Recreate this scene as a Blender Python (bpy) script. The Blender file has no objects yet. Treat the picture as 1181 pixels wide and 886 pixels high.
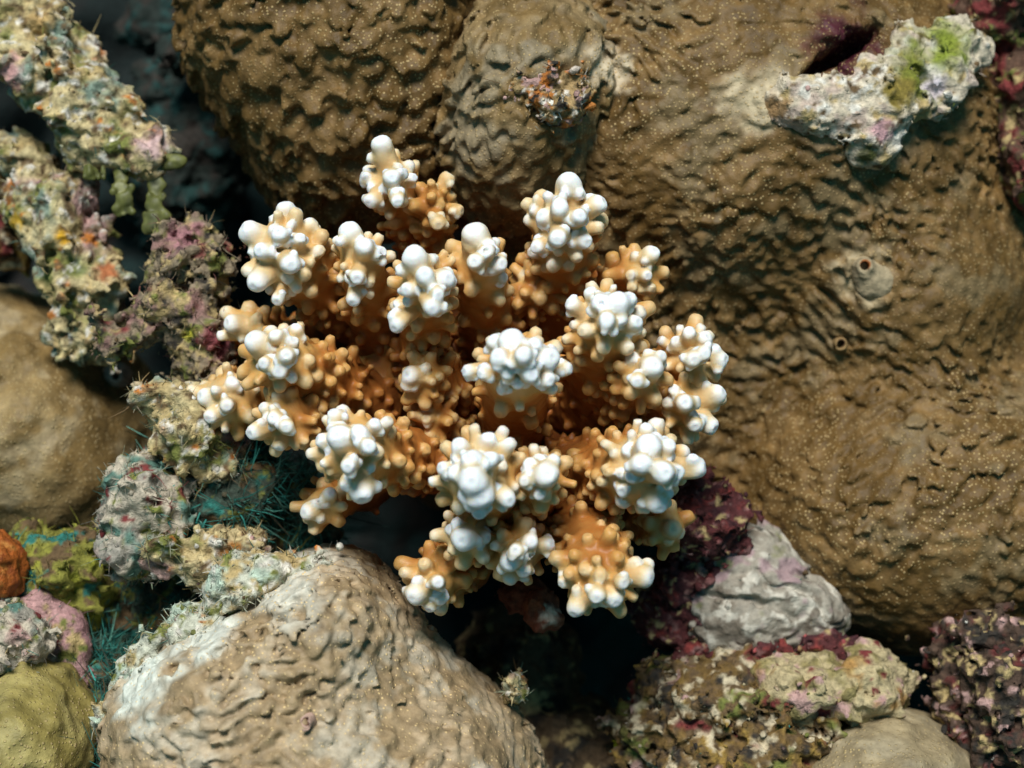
import bpy, math, random
import numpy as np
from concurrent.futures import ThreadPoolExecutor
from mathutils import Matrix, Vector

# ------------------------------------------------------------------ camera, sky, sun, exposure
sc = bpy.context.scene
sc.unit_settings.system = 'METRIC'
sc.unit_settings.scale_length = 0.1            # one unit is ten centimetres: a close-up of a reef
SP = 2.0 / 1181.0                              # units per photograph pixel in the plane of focus
CAM_D = 4.0
TILT = math.radians(40)                        # camera looks 50 degrees down at a sloping reef
FRAME = Matrix.Rotation(TILT, 4, 'X')          # reef frame: x right, y up the slope, z out of the slope

cam = bpy.data.cameras.new('camera')
cam.sensor_width = 36.0
cam.lens = 36.0 * CAM_D / 2.0
cam.clip_start = 0.05
cam.clip_end = 200.0
cam.dof.use_dof = True
cam.dof.focus_distance = CAM_D + 0.12
cam.dof.aperture_fstop = 1.2
camo = bpy.data.objects.new('camera', cam)
sc.collection.objects.link(camo)
camo.matrix_world = FRAME @ Matrix.Translation((0, 0, CAM_D))
sc.camera = camo

LIGHT = (FRAME.to_3x3() @ Vector((-0.08, 0.62, 0.78))).normalized()
world = bpy.data.worlds.new('World')
sc.world = world
world.use_nodes = True
wn = world.node_tree.nodes
wl = world.node_tree.links
wn.clear()
sky = wn.new('ShaderNodeTexSky')
sky.sky_type = 'NISHITA'
sky.sun_disc = False
sky.sun_elevation = math.asin(LIGHT.z)
sky.sun_rotation = math.atan2(LIGHT.x, LIGHT.y)
tint = wn.new('ShaderNodeMix')                 # daylight filtered by sea water
tint.data_type = 'RGBA'
tint.blend_type = 'MULTIPLY'
tint.inputs[0].default_value = 1.0
tint.inputs[7].default_value = (0.30, 0.88, 0.78, 1)
bg = wn.new('ShaderNodeBackground')
bg.inputs[1].default_value = 0.07
wo = wn.new('ShaderNodeOutputWorld')
wl.new(sky.outputs[0], tint.inputs[6])
wl.new(tint.outputs[2], bg.inputs[0])
wl.new(bg.outputs[0], wo.inputs[0])

sun = bpy.data.lights.new('sun', 'SUN')
sun.energy = 4.5
sun.angle = math.radians(20)
sun.color = (1.0, 0.98, 0.95)
suno = bpy.data.objects.new('sun', sun)
sc.collection.objects.link(suno)
suno.rotation_euler = LIGHT.to_track_quat('Z', 'Y').to_euler()

sc.view_settings.view_transform = 'Standard'
sc.view_settings.look = 'None'
sc.view_settings.exposure = 0.0
sc.view_settings.gamma = 1.0

# ------------------------------------------------------------------ numeric helpers
rng = np.random.default_rng(11)

def at(px, py, z=0.0):
    k = SP * (CAM_D - z) / CAM_D
    return np.array([(px - 590.5) * k, (443.0 - py) * k, z])

def plen(p, z=0.0):
    return p * SP * (CAM_D - z) / CAM_D

G = np.array([[1,1,0],[-1,1,0],[1,-1,0],[-1,-1,0],[1,0,1],[-1,0,1],[1,0,-1],[-1,0,-1],
              [0,1,1],[0,-1,1],[0,1,-1],[0,-1,-1],[1,1,0],[-1,1,0],[0,-1,1],[0,-1,-1]], np.float32)

def _perlin_chunk(P, seed):
    x, y, z = P[:, 0], P[:, 1], P[:, 2]
    fx, fy, fz = np.floor(x), np.floor(y), np.floor(z)
    I = fx.astype(np.int32).astype(np.uint32); J = fy.astype(np.int32).astype(np.uint32); K = fz.astype(np.int32).astype(np.uint32)
    x = x - fx; y = y - fy; z = z - fz
    u = x * x * x * (x * (x * 6 - 15) + 10); v = y * y * y * (y * (y * 6 - 15) + 10); w = z * z * z * (z * (z * 6 - 15) + 10)
    sd = np.uint32((seed * 2654435761) & 0xffffffff)
    one = np.uint32(1)
    hx = (I * np.uint32(374761393) + sd, (I + one) * np.uint32(374761393) + sd)
    hy = (J * np.uint32(668265263), (J + one) * np.uint32(668265263))
    hz = (K * np.uint32(2147483647), (K + one) * np.uint32(2147483647))
    c = []
    for dx in (0, 1):
        for dy in (0, 1):
            hxy = hx[dx] + hy[dy]
            for dz in (0, 1):
                h = hxy + hz[dz]
                h = (h ^ (h >> np.uint32(13))) * np.uint32(1274126177)
                h = (h ^ (h >> np.uint32(16))) * np.uint32(2246822519)
                g = (h >> np.uint32(15)) & np.uint32(15)
                c.append(GX[g] * (x - dx) + GY[g] * (y - dy) + GZ[g] * (z - dz))
    a0 = c[0] + (c[1] - c[0]) * w; a1 = c[2] + (c[3] - c[2]) * w
    b0 = c[4] + (c[5] - c[4]) * w; b1 = c[6] + (c[7] - c[6]) * w
    a0 = a0 + (a1 - a0) * v; b0 = b0 + (b1 - b0) * v
    return a0 + (b0 - a0) * u

GX, GY, GZ = [np.ascontiguousarray(G[:, i]) for i in range(3)]
POOL = ThreadPoolExecutor(4)

def perlin(P, seed=0):
    P = np.asarray(P, np.float32)
    CH = 24000
    with np.errstate(over='ignore'):
        if len(P) <= CH: return _perlin_chunk(P, seed)
        return np.concatenate(list(POOL.map(lambda i: _perlin_chunk(P[i:i + CH], seed), range(0, len(P), CH))))

def fbm(P, scale, octaves=3, seed=0, gain=0.5):
    r, a = 0, 1.0
    Q = np.asarray(P, np.float32) / scale
    for o in range(octaves):
        r = r + a * perlin(Q, seed + 17 * o)
        Q = Q * 2.03 + 3.7
        a *= gain
    return r

def sstep(a, b, x):
    t = np.clip((x - a) / (b - a), 0, 1)
    return t * t * (3 - 2 * t)

def mixc(c, d, t):
    return c * (1 - t[:, None]) + np.asarray(d, np.float32)[None, :] * t[:, None]

def smin(a, b, k):
    h = np.maximum(k - np.abs(a - b), 0) / k
    return np.minimum(a, b) - h * h * k * 0.25

def d_cone(P, a, b, ra, rb):
    a = np.asarray(a, np.float32); b = np.asarray(b, np.float32)
    ba = b - a
    x = P[:, 0] - a[0]; y = P[:, 1] - a[1]; z = P[:, 2] - a[2]
    t = np.clip((x * ba[0] + y * ba[1] + z * ba[2]) / max(float(ba @ ba), 1e-9), 0, 1)
    x = x - t * ba[0]; y = y - t * ba[1]; z = z - t * ba[2]
    return np.sqrt(x * x + y * y + z * z) - (np.float32(ra) + np.float32(rb - ra) * t)

def d_ell(P, c, r, rot=0.0):
    x = P[:, 0] - np.float32(c[0]); y = P[:, 1] - np.float32(c[1]); z = P[:, 2] - np.float32(c[2])
    if rot:
        cs, sn = np.float32(math.cos(rot)), np.float32(math.sin(rot))
        x, y = x * cs + y * sn, y * cs - x * sn
    x = x / np.float32(r[0]); y = y / np.float32(r[1]); z = z / np.float32(r[2])
    k0 = np.sqrt(x * x + y * y + z * z)
    x = x / np.float32(r[0]); y = y / np.float32(r[1]); z = z / np.float32(r[2])
    return k0 * (k0 - 1) / (np.sqrt(x * x + y * y + z * z) + np.float32(1e-9))

def surface_nets(F, org, h):
    """quads of the zero surface of a sampled field"""
    nx, ny, nz = F.shape
    ins = F < 0
    c = np.zeros((nx - 1, ny - 1, nz - 1), np.int8)
    for dx in (0, 1):
        for dy in (0, 1):
            for dz in (0, 1):
                c += ins[dx:nx - 1 + dx, dy:ny - 1 + dy, dz:nz - 1 + dz]
    act = (c > 0) & (c < 8)
    idx = np.full(act.shape, -1, np.int64)
    cells = np.argwhere(act)
    n = len(cells)
    idx[act] = np.arange(n)
    corner = {}
    for dx in (0, 1):
        for dy in (0, 1):
            for dz in (0, 1):
                corner[(dx, dy, dz)] = F[cells[:, 0] + dx, cells[:, 1] + dy, cells[:, 2] + dz]
    acc = np.zeros((n, 3)); cnt = np.zeros(n)
    for ax in range(3):
        o = [a for a in range(3) if a != ax]
        for p in (0, 1):
            for q in (0, 1):
                k0 = [0, 0, 0]; k0[o[0]] = p; k0[o[1]] = q
                k1 = list(k0); k1[ax] = 1
                a = corner[tuple(k0)]; b = corner[tuple(k1)]
                m = (a < 0) != (b < 0)
                t = np.where(m, a / np.where(m, a - b, 1), 0)
                pos = np.tile(np.array(k0, float), (n, 1)); pos[:, ax] = t
                acc += pos * m[:, None]; cnt += m
    V = (cells + acc / cnt[:, None]) * h + org
    quads = []
    for ax in range(3):
        sl0 = [slice(None)] * 3; sl1 = [slice(None)] * 3
        sl0[ax] = slice(0, -1); sl1[ax] = slice(1, None)
        a = ins[tuple(sl0)]; b = ins[tuple(sl1)]
        e = np.argwhere(a != b)
        u, v = [(1, 2), (2, 0), (0, 1)][ax]
        ok = (e[:, u] > 0) & (e[:, v] > 0) & (e[:, u] < F.shape[u] - 1) & (e[:, v] < F.shape[v] - 1)
        e = e[ok]
        flip = a[e[:, 0], e[:, 1], e[:, 2]]
        def cell(du, dv):
            q = e.copy(); q[:, u] -= du; q[:, v] -= dv
            return idx[q[:, 0], q[:, 1], q[:, 2]]
        Q = np.stack([cell(1, 1), cell(0, 1), cell(0, 0), cell(1, 0)], 1)
        Q[~flip] = Q[~flip][:, ::-1]
        quads.append(Q)
    return V.astype(np.float32), np.concatenate(quads)

def vnormals(V, Q):
    fn = np.cross(V[Q[:, 2]] - V[Q[:, 0]], V[Q[:, 3]] - V[Q[:, 1]])
    N = np.zeros_like(V)
    for i in range(4):
        np.add.at(N, Q[:, i], fn)
    return N / (np.linalg.norm(N, axis=1)[:, None] + 1e-12)

# ------------------------------------------------------------------ object helpers
def make_mesh(name, V, faces, col=None, normals=None, mat=None, nside=4):
    me = bpy.data.meshes.new(name)
    faces = np.asarray(faces, np.int32)
    nf = len(faces)
    me.vertices.add(len(V))
    me.vertices.foreach_set('co', np.ascontiguousarray(V, np.float32).ravel())
    me.loops.add(nf * nside)
    me.loops.foreach_set('vertex_index', faces.ravel())
    me.polygons.add(nf)
    me.polygons.foreach_set('loop_start', np.arange(0, nf * nside, nside, dtype=np.int32))
    me.polygons.foreach_set('use_smooth', np.ones(nf, bool))
    me.update(calc_edges=True)
    if col is not None:
        at_ = me.attributes.new('col', 'FLOAT_COLOR', 'POINT')
        c4 = np.ones((len(V), 4), np.float32); c4[:, :3] = col
        at_.data.foreach_set('color', c4.ravel())
    if normals is not None:
        me.normals_split_custom_set_from_vertices(normals.tolist())
    if mat is not None:
        me.materials.append(mat)
    return me

def top(name, data, origin, label=None, cat=None, group=None, kind=None):
    o = bpy.data.objects.new(name, data)
    sc.collection.objects.link(o)
    o.matrix_world = FRAME @ Matrix.Translation([float(x) for x in origin])
    if label: o['label'] = label
    if cat: o['category'] = cat
    if group: o['group'] = group
    if kind: o['kind'] = kind
    return o

def part(name, data, parent, kind=None, label=None):
    o = bpy.data.objects.new(name, data)
    sc.collection.objects.link(o)
    o.parent = parent
    if kind: o['kind'] = kind
    if label: o['label'] = label
    return o

# ------------------------------------------------------------------ materials
def nodes_of(name):
    m = bpy.data.materials.new(name)
    m.use_nodes = True
    nt = m.node_tree
    return m, nt, nt.nodes['Principled BSDF']

def coral_mat():
    m, nt, b = nodes_of('branching_coral')
    a = nt.nodes.new('ShaderNodeAttribute'); a.attribute_name = 'col'
    tc = nt.nodes.new('ShaderNodeTexCoord')
    nz = nt.nodes.new('ShaderNodeTexNoise'); nz.inputs['Scale'].default_value = 190; nz.inputs['Detail'].default_value = 3
    nt.links.new(tc.outputs['Object'], nz.inputs['Vector'])
    bp = nt.nodes.new('ShaderNodeBump'); bp.inputs['Strength'].default_value = 0.22; bp.inputs['Distance'].default_value = 0.004
    nt.links.new(nz.outputs[0], bp.inputs['Height'])
    nt.links.new(a.outputs['Color'], b.inputs['Base Color'])
    nt.links.new(bp.outputs[0], b.inputs['Normal'])
    b.inputs['Roughness'].default_value = 0.45
    b.inputs['Subsurface Weight'].default_value = 0.55
    b.inputs['Subsurface Radius'].default_value = (1.0, 0.62, 0.38)
    b.inputs['Subsurface Scale'].default_value = 0.011
    b.inputs['Specular IOR Level'].default_value = 0.3
    return m

def skin_mat(name, dots=True, dot_scale=72, dot_col=(0.62, 0.46, 0.22), dot_r=0.22, rough=0.55, bump=0.35, fine=120, var=0.35):
    """thin living coral skin: vertex colour, fine grain and pale polyps"""
    m, nt, b = nodes_of(name)
    L = nt.links
    a = nt.nodes.new('ShaderNodeAttribute'); a.attribute_name = 'col'
    tc = nt.nodes.new('ShaderNodeTexCoord')
    nz = nt.nodes.new('ShaderNodeTexNoise'); nz.inputs['Scale'].default_value = fine; nz.inputs['Detail'].default_value = 4
    nz.inputs['Roughness'].default_value = 0.65
    L.new(tc.outputs['Object'], nz.inputs['Vector'])
    mr = nt.nodes.new('ShaderNodeMapRange')
    mr.inputs[1].default_value = 0.25; mr.inputs[2].default_value = 0.75
    mr.inputs[3].default_value = 1 - var; mr.inputs[4].default_value = 1 + var
    L.new(nz.outputs[0], mr.inputs[0])
    mu = nt.nodes.new('ShaderNodeMix'); mu.data_type = 'RGBA'; mu.blend_type = 'MULTIPLY'; mu.inputs[0].default_value = 1
    L.new(a.outputs['Color'], mu.inputs[6]); L.new(mr.outputs[0], mu.inputs[7])
    out = mu.outputs[2]
    height = nz.outputs[0]
    if dots:
        vo = nt.nodes.new('ShaderNodeTexVoronoi'); vo.inputs['Scale'].default_value = dot_scale
        vo.inputs['Randomness'].default_value = 0.85
        L.new(tc.outputs['Object'], vo.inputs['Vector'])
        ds = nt.nodes.new('ShaderNodeMapRange'); ds.interpolation_type = 'SMOOTHSTEP'
        ds.inputs[1].default_value = dot_r + 0.07; ds.inputs[2].default_value = dot_r - 0.09
        ds.inputs[3].default_value = 0; ds.inputs[4].default_value = 1
        L.new(vo.outputs['Distance'], ds.inputs[0])
        big = nt.nodes.new('ShaderNodeTexNoise'); big.inputs['Scale'].default_value = 4.5
        L.new(tc.outputs['Object'], big.inputs['Vector'])
        bm = nt.nodes.new('ShaderNodeMapRange'); bm.inputs[1].default_value = 0.35; bm.inputs[2].default_value = 0.6
        bm.inputs[3].default_value = 0.25; bm.inputs[4].default_value = 0.95
        L.new(big.outputs[0], bm.inputs[0])
        mm = nt.nodes.new('ShaderNodeMath'); mm.operation = 'MULTIPLY'
        L.new(ds.outputs[0], mm.inputs[0]); L.new(bm.outputs[0], mm.inputs[1])
        mx = nt.nodes.new('ShaderNodeMix'); mx.data_type = 'RGBA'
        L.new(mm.outputs[0], mx.inputs[0]); L.new(out, mx.inputs[6]); mx.inputs[7].default_value = (*dot_col, 1)
        out = mx.outputs[2]
        ad = nt.nodes.new('ShaderNodeMath'); ad.operation = 'MULTIPLY_ADD'; ad.inputs[1].default_value = 0.6
        L.new(ds.outputs[0], ad.inputs[0]); L.new(nz.outputs[0], ad.inputs[2])
        height = ad.outputs[0]
    bp = nt.nodes.new('ShaderNodeBump'); bp.inputs['Strength'].default_value = bump; bp.inputs['Distance'].default_value = 0.009
    L.new(height, bp.inputs['Height'])
    L.new(out, b.inputs['Base Color']); L.new(bp.outputs[0], b.inputs['Normal'])
    b.inputs['Roughness'].default_value = rough
    b.inputs['Specular IOR Level'].default_value = 0.25
    return m

def plain_attr_mat(name, rough=0.75, spec=0.15, trans=0.0):
    m, nt, b = nodes_of(name)
    a = nt.nodes.new('ShaderNodeAttribute'); a.attribute_name = 'col'
    tc = nt.nodes.new('ShaderNodeTexCoord')
    nz = nt.nodes.new('ShaderNodeTexNoise'); nz.inputs['Scale'].default_value = 60
    nt.links.new(tc.outputs['Object'], nz.inputs['Vector'])
    mr = nt.nodes.new('ShaderNodeMapRange')
    mr.inputs[1].default_value = 0.3; mr.inputs[2].default_value = 0.7; mr.inputs[3].default_value = 0.7; mr.inputs[4].default_value = 1.3
    nt.links.new(nz.outputs[0], mr.inputs[0])
    mu = nt.nodes.new('ShaderNodeMix'); mu.data_type = 'RGBA'; mu.blend_type = 'MULTIPLY'; mu.inputs[0].default_value = 1
    nt.links.new(a.outputs['Color'], mu.inputs[6]); nt.links.new(mr.outputs[0], mu.inputs[7])
    nt.links.new(mu.outputs[2], b.inputs['Base Color'])
    b.inputs['Roughness'].default_value = rough
    b.inputs['Specular IOR Level'].default_value = spec
    return m

M_CORAL = coral_mat()
M_BROWN = skin_mat('brown_ridged_coral', dot_scale=104, dot_col=(0.44, 0.31, 0.14), dot_r=0.27, bump=0.5, fine=48)
M_TAN = skin_mat('tan_ridged_coral', dot_scale=90, dot_col=(0.72, 0.52, 0.25), bump=0.4, fine=48)
M_SOFT = skin_mat('smooth_tan_coral', dot_scale=95, dot_col=(0.46, 0.34, 0.16), dot_r=0.26, bump=0.6, fine=40)
M_RUB = skin_mat('encrusted_rubble', dots=False, fine=75, var=0.55, bump=0.9, rough=0.8)
M_ROCK = skin_mat('bare_limestone', dots=False, fine=60, var=0.3, bump=0.7, rough=0.8)
M_FUZZ = plain_attr_mat('turf_filaments')
M_LEAF = plain_attr_mat('seaweed_blade', rough=0.5, spec=0.3)
M_SPONGE = skin_mat('sponge', dots=False, fine=90, var=0.4, bump=0.8, rough=0.6)

# ------------------------------------------------------------------ solids from blended shapes
def E(px, py, z, rx, ry, rz, rot=0.0):
    return ('e', at(px, py, z), (plen(rx, z), plen(ry, z), rz), math.radians(rot))

def C(a, b, ra, rb):
    return ('c', at(*a), at(*b), plen(ra, a[2]), plen(rb, b[2]))

def field(P, prims, k):
    d = None
    for p in prims:
        q = d_ell(P, p[1], p[2], p[3]) if p[0] == 'e' else d_cone(P, p[1], p[2], p[3], p[4])
        d = q if d is None else smin(d, q, k)
    return d

def solid(prims, h, disp, amp, k=0.08, zmin=None, cuts=None, clip=None):
    lo = np.full(3, 1e9); hi = np.full(3, -1e9)
    for p in prims:
        if p[0] == 'e':
            r = np.array([max(p[2][0], p[2][1])] * 2 + [p[2][2]]) if p[3] else np.array(p[2])
            lo = np.minimum(lo, p[1] - r); hi = np.maximum(hi, p[1] + r)
        else:
            lo = np.minimum(lo, np.minimum(p[1] - p[3], p[2] - p[4])); hi = np.maximum(hi, np.maximum(p[1] + p[3], p[2] + p[4]))
    m = amp * 2 + 4 * h
    lo = lo - m; hi = hi + m
    if zmin is not None: lo[2] = max(lo[2], zmin)
    if clip is not None:
        lo[0] = max(lo[0], clip[0]); hi[0] = min(hi[0], clip[1]); lo[1] = max(lo[1], clip[2]); hi[1] = min(hi[1], clip[3])
    n = np.ceil((hi - lo) / h).astype(int) + 1
    ax = [lo[i] + h * np.arange(n[i], dtype=np.float32) for i in range(3)]
    F = np.empty(n, np.float32)
    step = max(1, int(1.5e6 // (n[1] * n[2])))
    for i in range(0, n[0], step):
        X, Y, Z = np.meshgrid(ax[0][i:i + step], ax[1], ax[2], indexing='ij')
        P = np.stack([X.ravel(), Y.ravel(), Z.ravel()], 1).astype(np.float32)
        d = field(P, prims, k)
        if cuts:
            for c, kk in cuts:
                d = -smin(-d, field(P, [c], 0.01), kk)
        near = np.abs(d) < amp * 1.5 + 2 * h
        if near.any():
            d[near] = d[near] - disp(P[near], d[near])
        F[i:i + step] = d.reshape(X.shape)
    F[0] = F[-1] = np.maximum(F[0], h); F[-1] = np.maximum(F[-1], h)
    F[:, 0] = np.maximum(F[:, 0], h); F[:, -1] = np.maximum(F[:, -1], h)
    F[:, :, 0] = np.maximum(F[:, :, 0], h); F[:, :, -1] = np.maximum(F[:, :, -1], h)
    V, Q = surface_nets(F, lo, h)
    N = vnormals(V, Q)
    if zmin is not None:                                  # the underside rests in the reef
        keep_ = (V[Q][:, :, 2] > lo[2] + 1.6 * h).any(1)
        Q = Q[keep_]; u, inv = np.unique(Q, return_inverse=True)
        V = V[u]; N = N[u]; Q = inv.reshape(Q.shape)
    return V, Q, N

def billow(P, d, ang, lx, ly, lz, seed, lean=1.0):
    """low rounded mounds parted by short sunken pits, leaning down the slope; their run changes from place to place"""
    Q = P.copy()
    Q[:, 1] += lean * d + perlin(P / np.float32(0.2), seed + 50) * 0.05
    m = sstep(-0.15, 0.15, perlin(P / np.float32(0.33), seed + 51))
    out = []
    for da, sc_, sd in ((-0.35, 1.0, 0), (0.55, 1.3, 9)):
        cs, sn = math.cos(ang + da), math.sin(ang + da)
        u = (Q[:, 0] * cs + Q[:, 1] * sn) / (lx * sc_); v = (-Q[:, 0] * sn + Q[:, 1] * cs) / (ly * sc_)
        w = Q[:, 2] / (lz * sc_)
        n1 = perlin(np.stack([u, v, w], 1), seed + sd)
        out.append(0.9 * sstep(-0.6, 0.5, n1))
    n2 = perlin(Q / np.float32(0.55 * (lx + ly) * 0.5), seed + 5)
    return out[0] * (1 - m) + out[1] * m + 0.38 * n2

def centred(V):
    o = np.array([(V[:, 0].min() + V[:, 0].max()) / 2, (V[:, 1].min() + V[:, 1].max()) / 2, V[:, 2].min()])
    return o

def patches(P, base, layers):
    c = np.tile(np.asarray(base, np.float32), (len(P), 1))
    for colr, scale, lo, hi, seed in layers:
        c = mixc(c, colr, sstep(lo, hi, fbm(P, scale, 3, seed, 0.6)))
    return c

def near_mix(c, P, spot, r, colr, seed=3, amt=1.0):
    d = np.hypot(P[:, 0] - spot[0], P[:, 1] - spot[1]) + fbm(P, r * 0.6, 3, seed) * r * 0.5
    return mixc(c, colr, amt * (1 - sstep(r * 0.25, r, d)))

# ---- filaments and grit that clothe dead rubble
def turf(parent, V, N, col, origin, count, length, width, cols, seed, up=0.5, mask=None, name='turf_filaments', curl=1.9, zface=-0.35, own=0.6):
    r = np.random.default_rng(seed)
    ok = N[:, 2] > zface
    if mask is not None: ok &= mask
    ids = np.nonzero(ok)[0]
    if len(ids) == 0: return None
    # filaments grow in clumps
    dens = sstep(-0.25, 0.35, fbm(V[ids], 0.05, 2, seed + 3)) + 0.04
    pick = r.choice(ids, count, p=dens / dens.sum())
    p = V[pick] + r.normal(0, 0.004, (count, 3)); n = N[pick]
    d = n + r.normal(0, 0.55, (count, 3)); d[:, 1] += up * 0.3
    d /= np.linalg.norm(d, axis=1)[:, None]
    L = length * r.uniform(0.35, 1.3, count)[:, None]
    bend = r.normal(0, 1, (count, 3)) * curl
    p0 = p - n * 0.004
    p1 = p0 + d * L * 0.5 + bend * L * 0.12
    p2 = p0 + d * L * 0.85 + bend * L * 0.42
    side = np.cross(d, r.normal(0, 1, (count, 3))); side /= np.linalg.norm(side, axis=1)[:, None] + 1e-9
    w = (width * r.uniform(0.5, 1.4, count))[:, None]
    VV = np.stack([p0 - side * w, p0 + side * w, p1 - side * w * 0.8, p1 + side * w * 0.8, p2 - side * w * .3, p2 + side * w * .3], 1).reshape(-1, 3)
    b = (np.arange(count) * 6)[:, None]
    F = np.concatenate([b + np.array([0, 1, 3, 2]), b + np.array([2, 3, 5, 4])])
    cc = np.asarray(cols, np.float32)[r.integers(0, len(cols), count)] * r.uniform(0.4, 1.0, (count, 1))
    cc = np.where(r.random((count, 1)) < own, col[pick] * r.uniform(0.5, 1.0, (count, 1)), cc)
    me = make_mesh(name, VV - origin, F, np.repeat(cc, 6, 0), mat=M_FUZZ)
    return part(name, me, parent, kind='stuff')

ICO_V = None
def grit(parent, V, N, col, origin, count, size, cols, seed, mask=None, name='shell_grit', zface=-0.2):
    global ICO_V, ICO_F
    if ICO_V is None:
        import bmesh
        bm = bmesh.new(); bmesh.ops.create_icosphere(bm, subdivisions=1, radius=1)
        ICO_V = np.array([v.co[:] for v in bm.verts], np.float32); ICO_F = np.array([[v.index for v in f.verts] for f in bm.faces])
        bm.free()
    r = np.random.default_rng(seed)
    ok = N[:, 2] > zface
    if mask is not None: ok &= mask
    ids = np.nonzero(ok)[0]
    if len(ids) == 0: return None
    pick = r.choice(ids, count)
    nv = len(ICO_V)
    s = size * np.exp(r.normal(0, 0.45, count))
    st = r.uniform(0.5, 1.4, (count, 1, 3))
    A = r.normal(0, 1, (count, 3, 3)); Qm, _ = np.linalg.qr(A)
    jit = 1 + r.normal(0, 0.16, (count, nv, 1))
    VV = np.einsum('cij,cvj->cvi', Qm, ICO_V[None] * st * jit) * s[:, None, None] + (V[pick] - N[pick] * s[:, None] * 0.45)[:, None, :]
    F = (ICO_F[None] + (np.arange(count) * nv)[:, None, None]).reshape(-1, 3)
    cc = np.asarray(cols, np.float32)[r.integers(0, len(cols), count)] * r.uniform(0.7, 1.2, (count, 1))
    cc = np.where(r.random((count, 1)) < 0.9, col[pick] * r.uniform(0.7, 1.3, (count, 1)), cc)
    me = make_mesh(name, VV.reshape(-1, 3) - origin, F, np.repeat(cc, nv, 0), mat=M_RUB, nside=3)
    return part(name, me, parent, kind='stuff')

CREAM = (0.50, 0.42, 0.28); PINK = (0.42, 0.26, 0.23); OLIVE = (0.16, 0.17, 0.04); TEAL = (0.03, 0.17, 0.14)
ORANGE = (0.46, 0.16, 0.03); MAROON = (0.16, 0.03, 0.028); GREEN = (0.20, 0.26, 0.03); BROWN = (0.12, 0.075, 0.035)
SANDY = (0.42, 0.31, 0.14); WHITE = (0.62, 0.58, 0.50); DARK = (0.03, 0.025, 0.02)

def surf_z(V, px, py):
    k = CAM_D / (CAM_D - V[:, 2]); X = V[:, 0] * k / SP + 590.5; Y = 443 - V[:, 1] * k / SP
    m = (np.abs(X - px) < 7) & (np.abs(Y - py) < 7)
    return float(V[m][:, 2].max()) if m.any() else -0.4

RUBBLE = {}
def rubble(name, prims, label, cat, cols, seed, h=0.0068, amp=0.022, lump=0.07, mat=None, fuzz=900, flen=0.035,
           fcols=None, bits=250, bsize=0.006, bcols=None, k=0.05, zmin=None, spots=(), group=None, folds=None):
    mat = mat or M_RUB
    def disp(P, d):
        if folds:
            w = fbm(P, 0.12, 3, seed) * 0.06
            q = P.copy(); q[:, 1] += w + folds[1] * P[:, 0]
            f = np.abs(perlin(q / np.array([folds[0] * 4, folds[0], folds[0] * 2]), seed + 2))
            return amp * (2.2 * f + fbm(P, 0.03, 2, seed + 9) * 0.5)
        return amp * (fbm(P, lump * 1.3, 4, seed, 0.6) * 1.7 + np.abs(perlin(P / (lump * 0.5), seed + 4)) * 1.1)
    if zmin is None and len(prims) > 1:
        zs = [(p[1][2] - p[2][2], p[1][2] + p[2][2]) if p[0] == 'e' else (min(p[1][2] - p[3], p[2][2] - p[4]), max(p[1][2] + p[3], p[2][2] + p[4])) for p in prims]
        zmin = min(z[0] for z in zs) * 0.7 + max(z[1] for z in zs) * 0.3
    V, Q, N = solid(prims, h, disp, amp, k, zmin)
    col = patches(V, cols[0], cols[1])
    for sp, r, c in spots:
        col = near_mix(col, V, at(*sp), plen(r, sp[2]), c, seed + 31)
    o = centred(V)
    ob = top(name, make_mesh(name, V - o, Q, col, mat=mat), o, label, cat, group)
    if fuzz: turf(ob, V, N, col, o, int(fuzz * (0.55 if flen < 0.06 else 1)), flen * (0.38 if flen < 0.06 else 0.48), 0.0012 if flen < 0.06 else 0.0017, fcols or [SANDY, OLIVE, BROWN, TEAL], seed + 70, own=0.65 if flen < 0.06 else 0.2)
    if bits: grit(ob, V, N, col, o, int(bits * 0.5), bsize * 0.8, bcols or [CREAM, WHITE, PINK, SANDY, BROWN, OLIVE], seed + 80)
    RUBBLE[label] = (ob, V, N, o)
    return ob, V, N, o

# ------------------------------------------------------------------ the ground
def reef_floor():
    u = np.sinh(np.linspace(-3.2, 3.2, 240)) / np.sinh(3.2) * 14
    X, Y = np.meshgrid(u, u, indexing='ij')
    P = np.stack([X.ravel(), Y.ravel(), np.zeros(X.size)], 1)
    r = np.hypot(P[:, 0], P[:, 1])
    z = -1.6 + fbm(P, 0.5, 5, 3, 0.55) * 0.28 + fbm(P, 3.0, 3, 8) * 0.5 * sstep(1.2, 4, r)
    P[:, 2] = z
    n = len(u)
    i = np.arange(n * n).reshape(n, n)
    Q = np.stack([i[:-1, :-1], i[1:, :-1], i[1:, 1:], i[:-1, 1:]], -1).reshape(-1, 4)
    c = patches(P, (0.008, 0.014, 0.013), [((0.012, 0.03, 0.028), 0.2, 0.0, 0.4, 5), ((0.02, 0.014, 0.012), 0.15, 0.15, 0.5, 6)])  # near-black colours stand in for deep shade in the gaps
    top('reef_floor', make_mesh('reef_floor', P, Q, c, mat=M_RUB), (0, 0, 0), kind='structure')
reef_floor()

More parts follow.
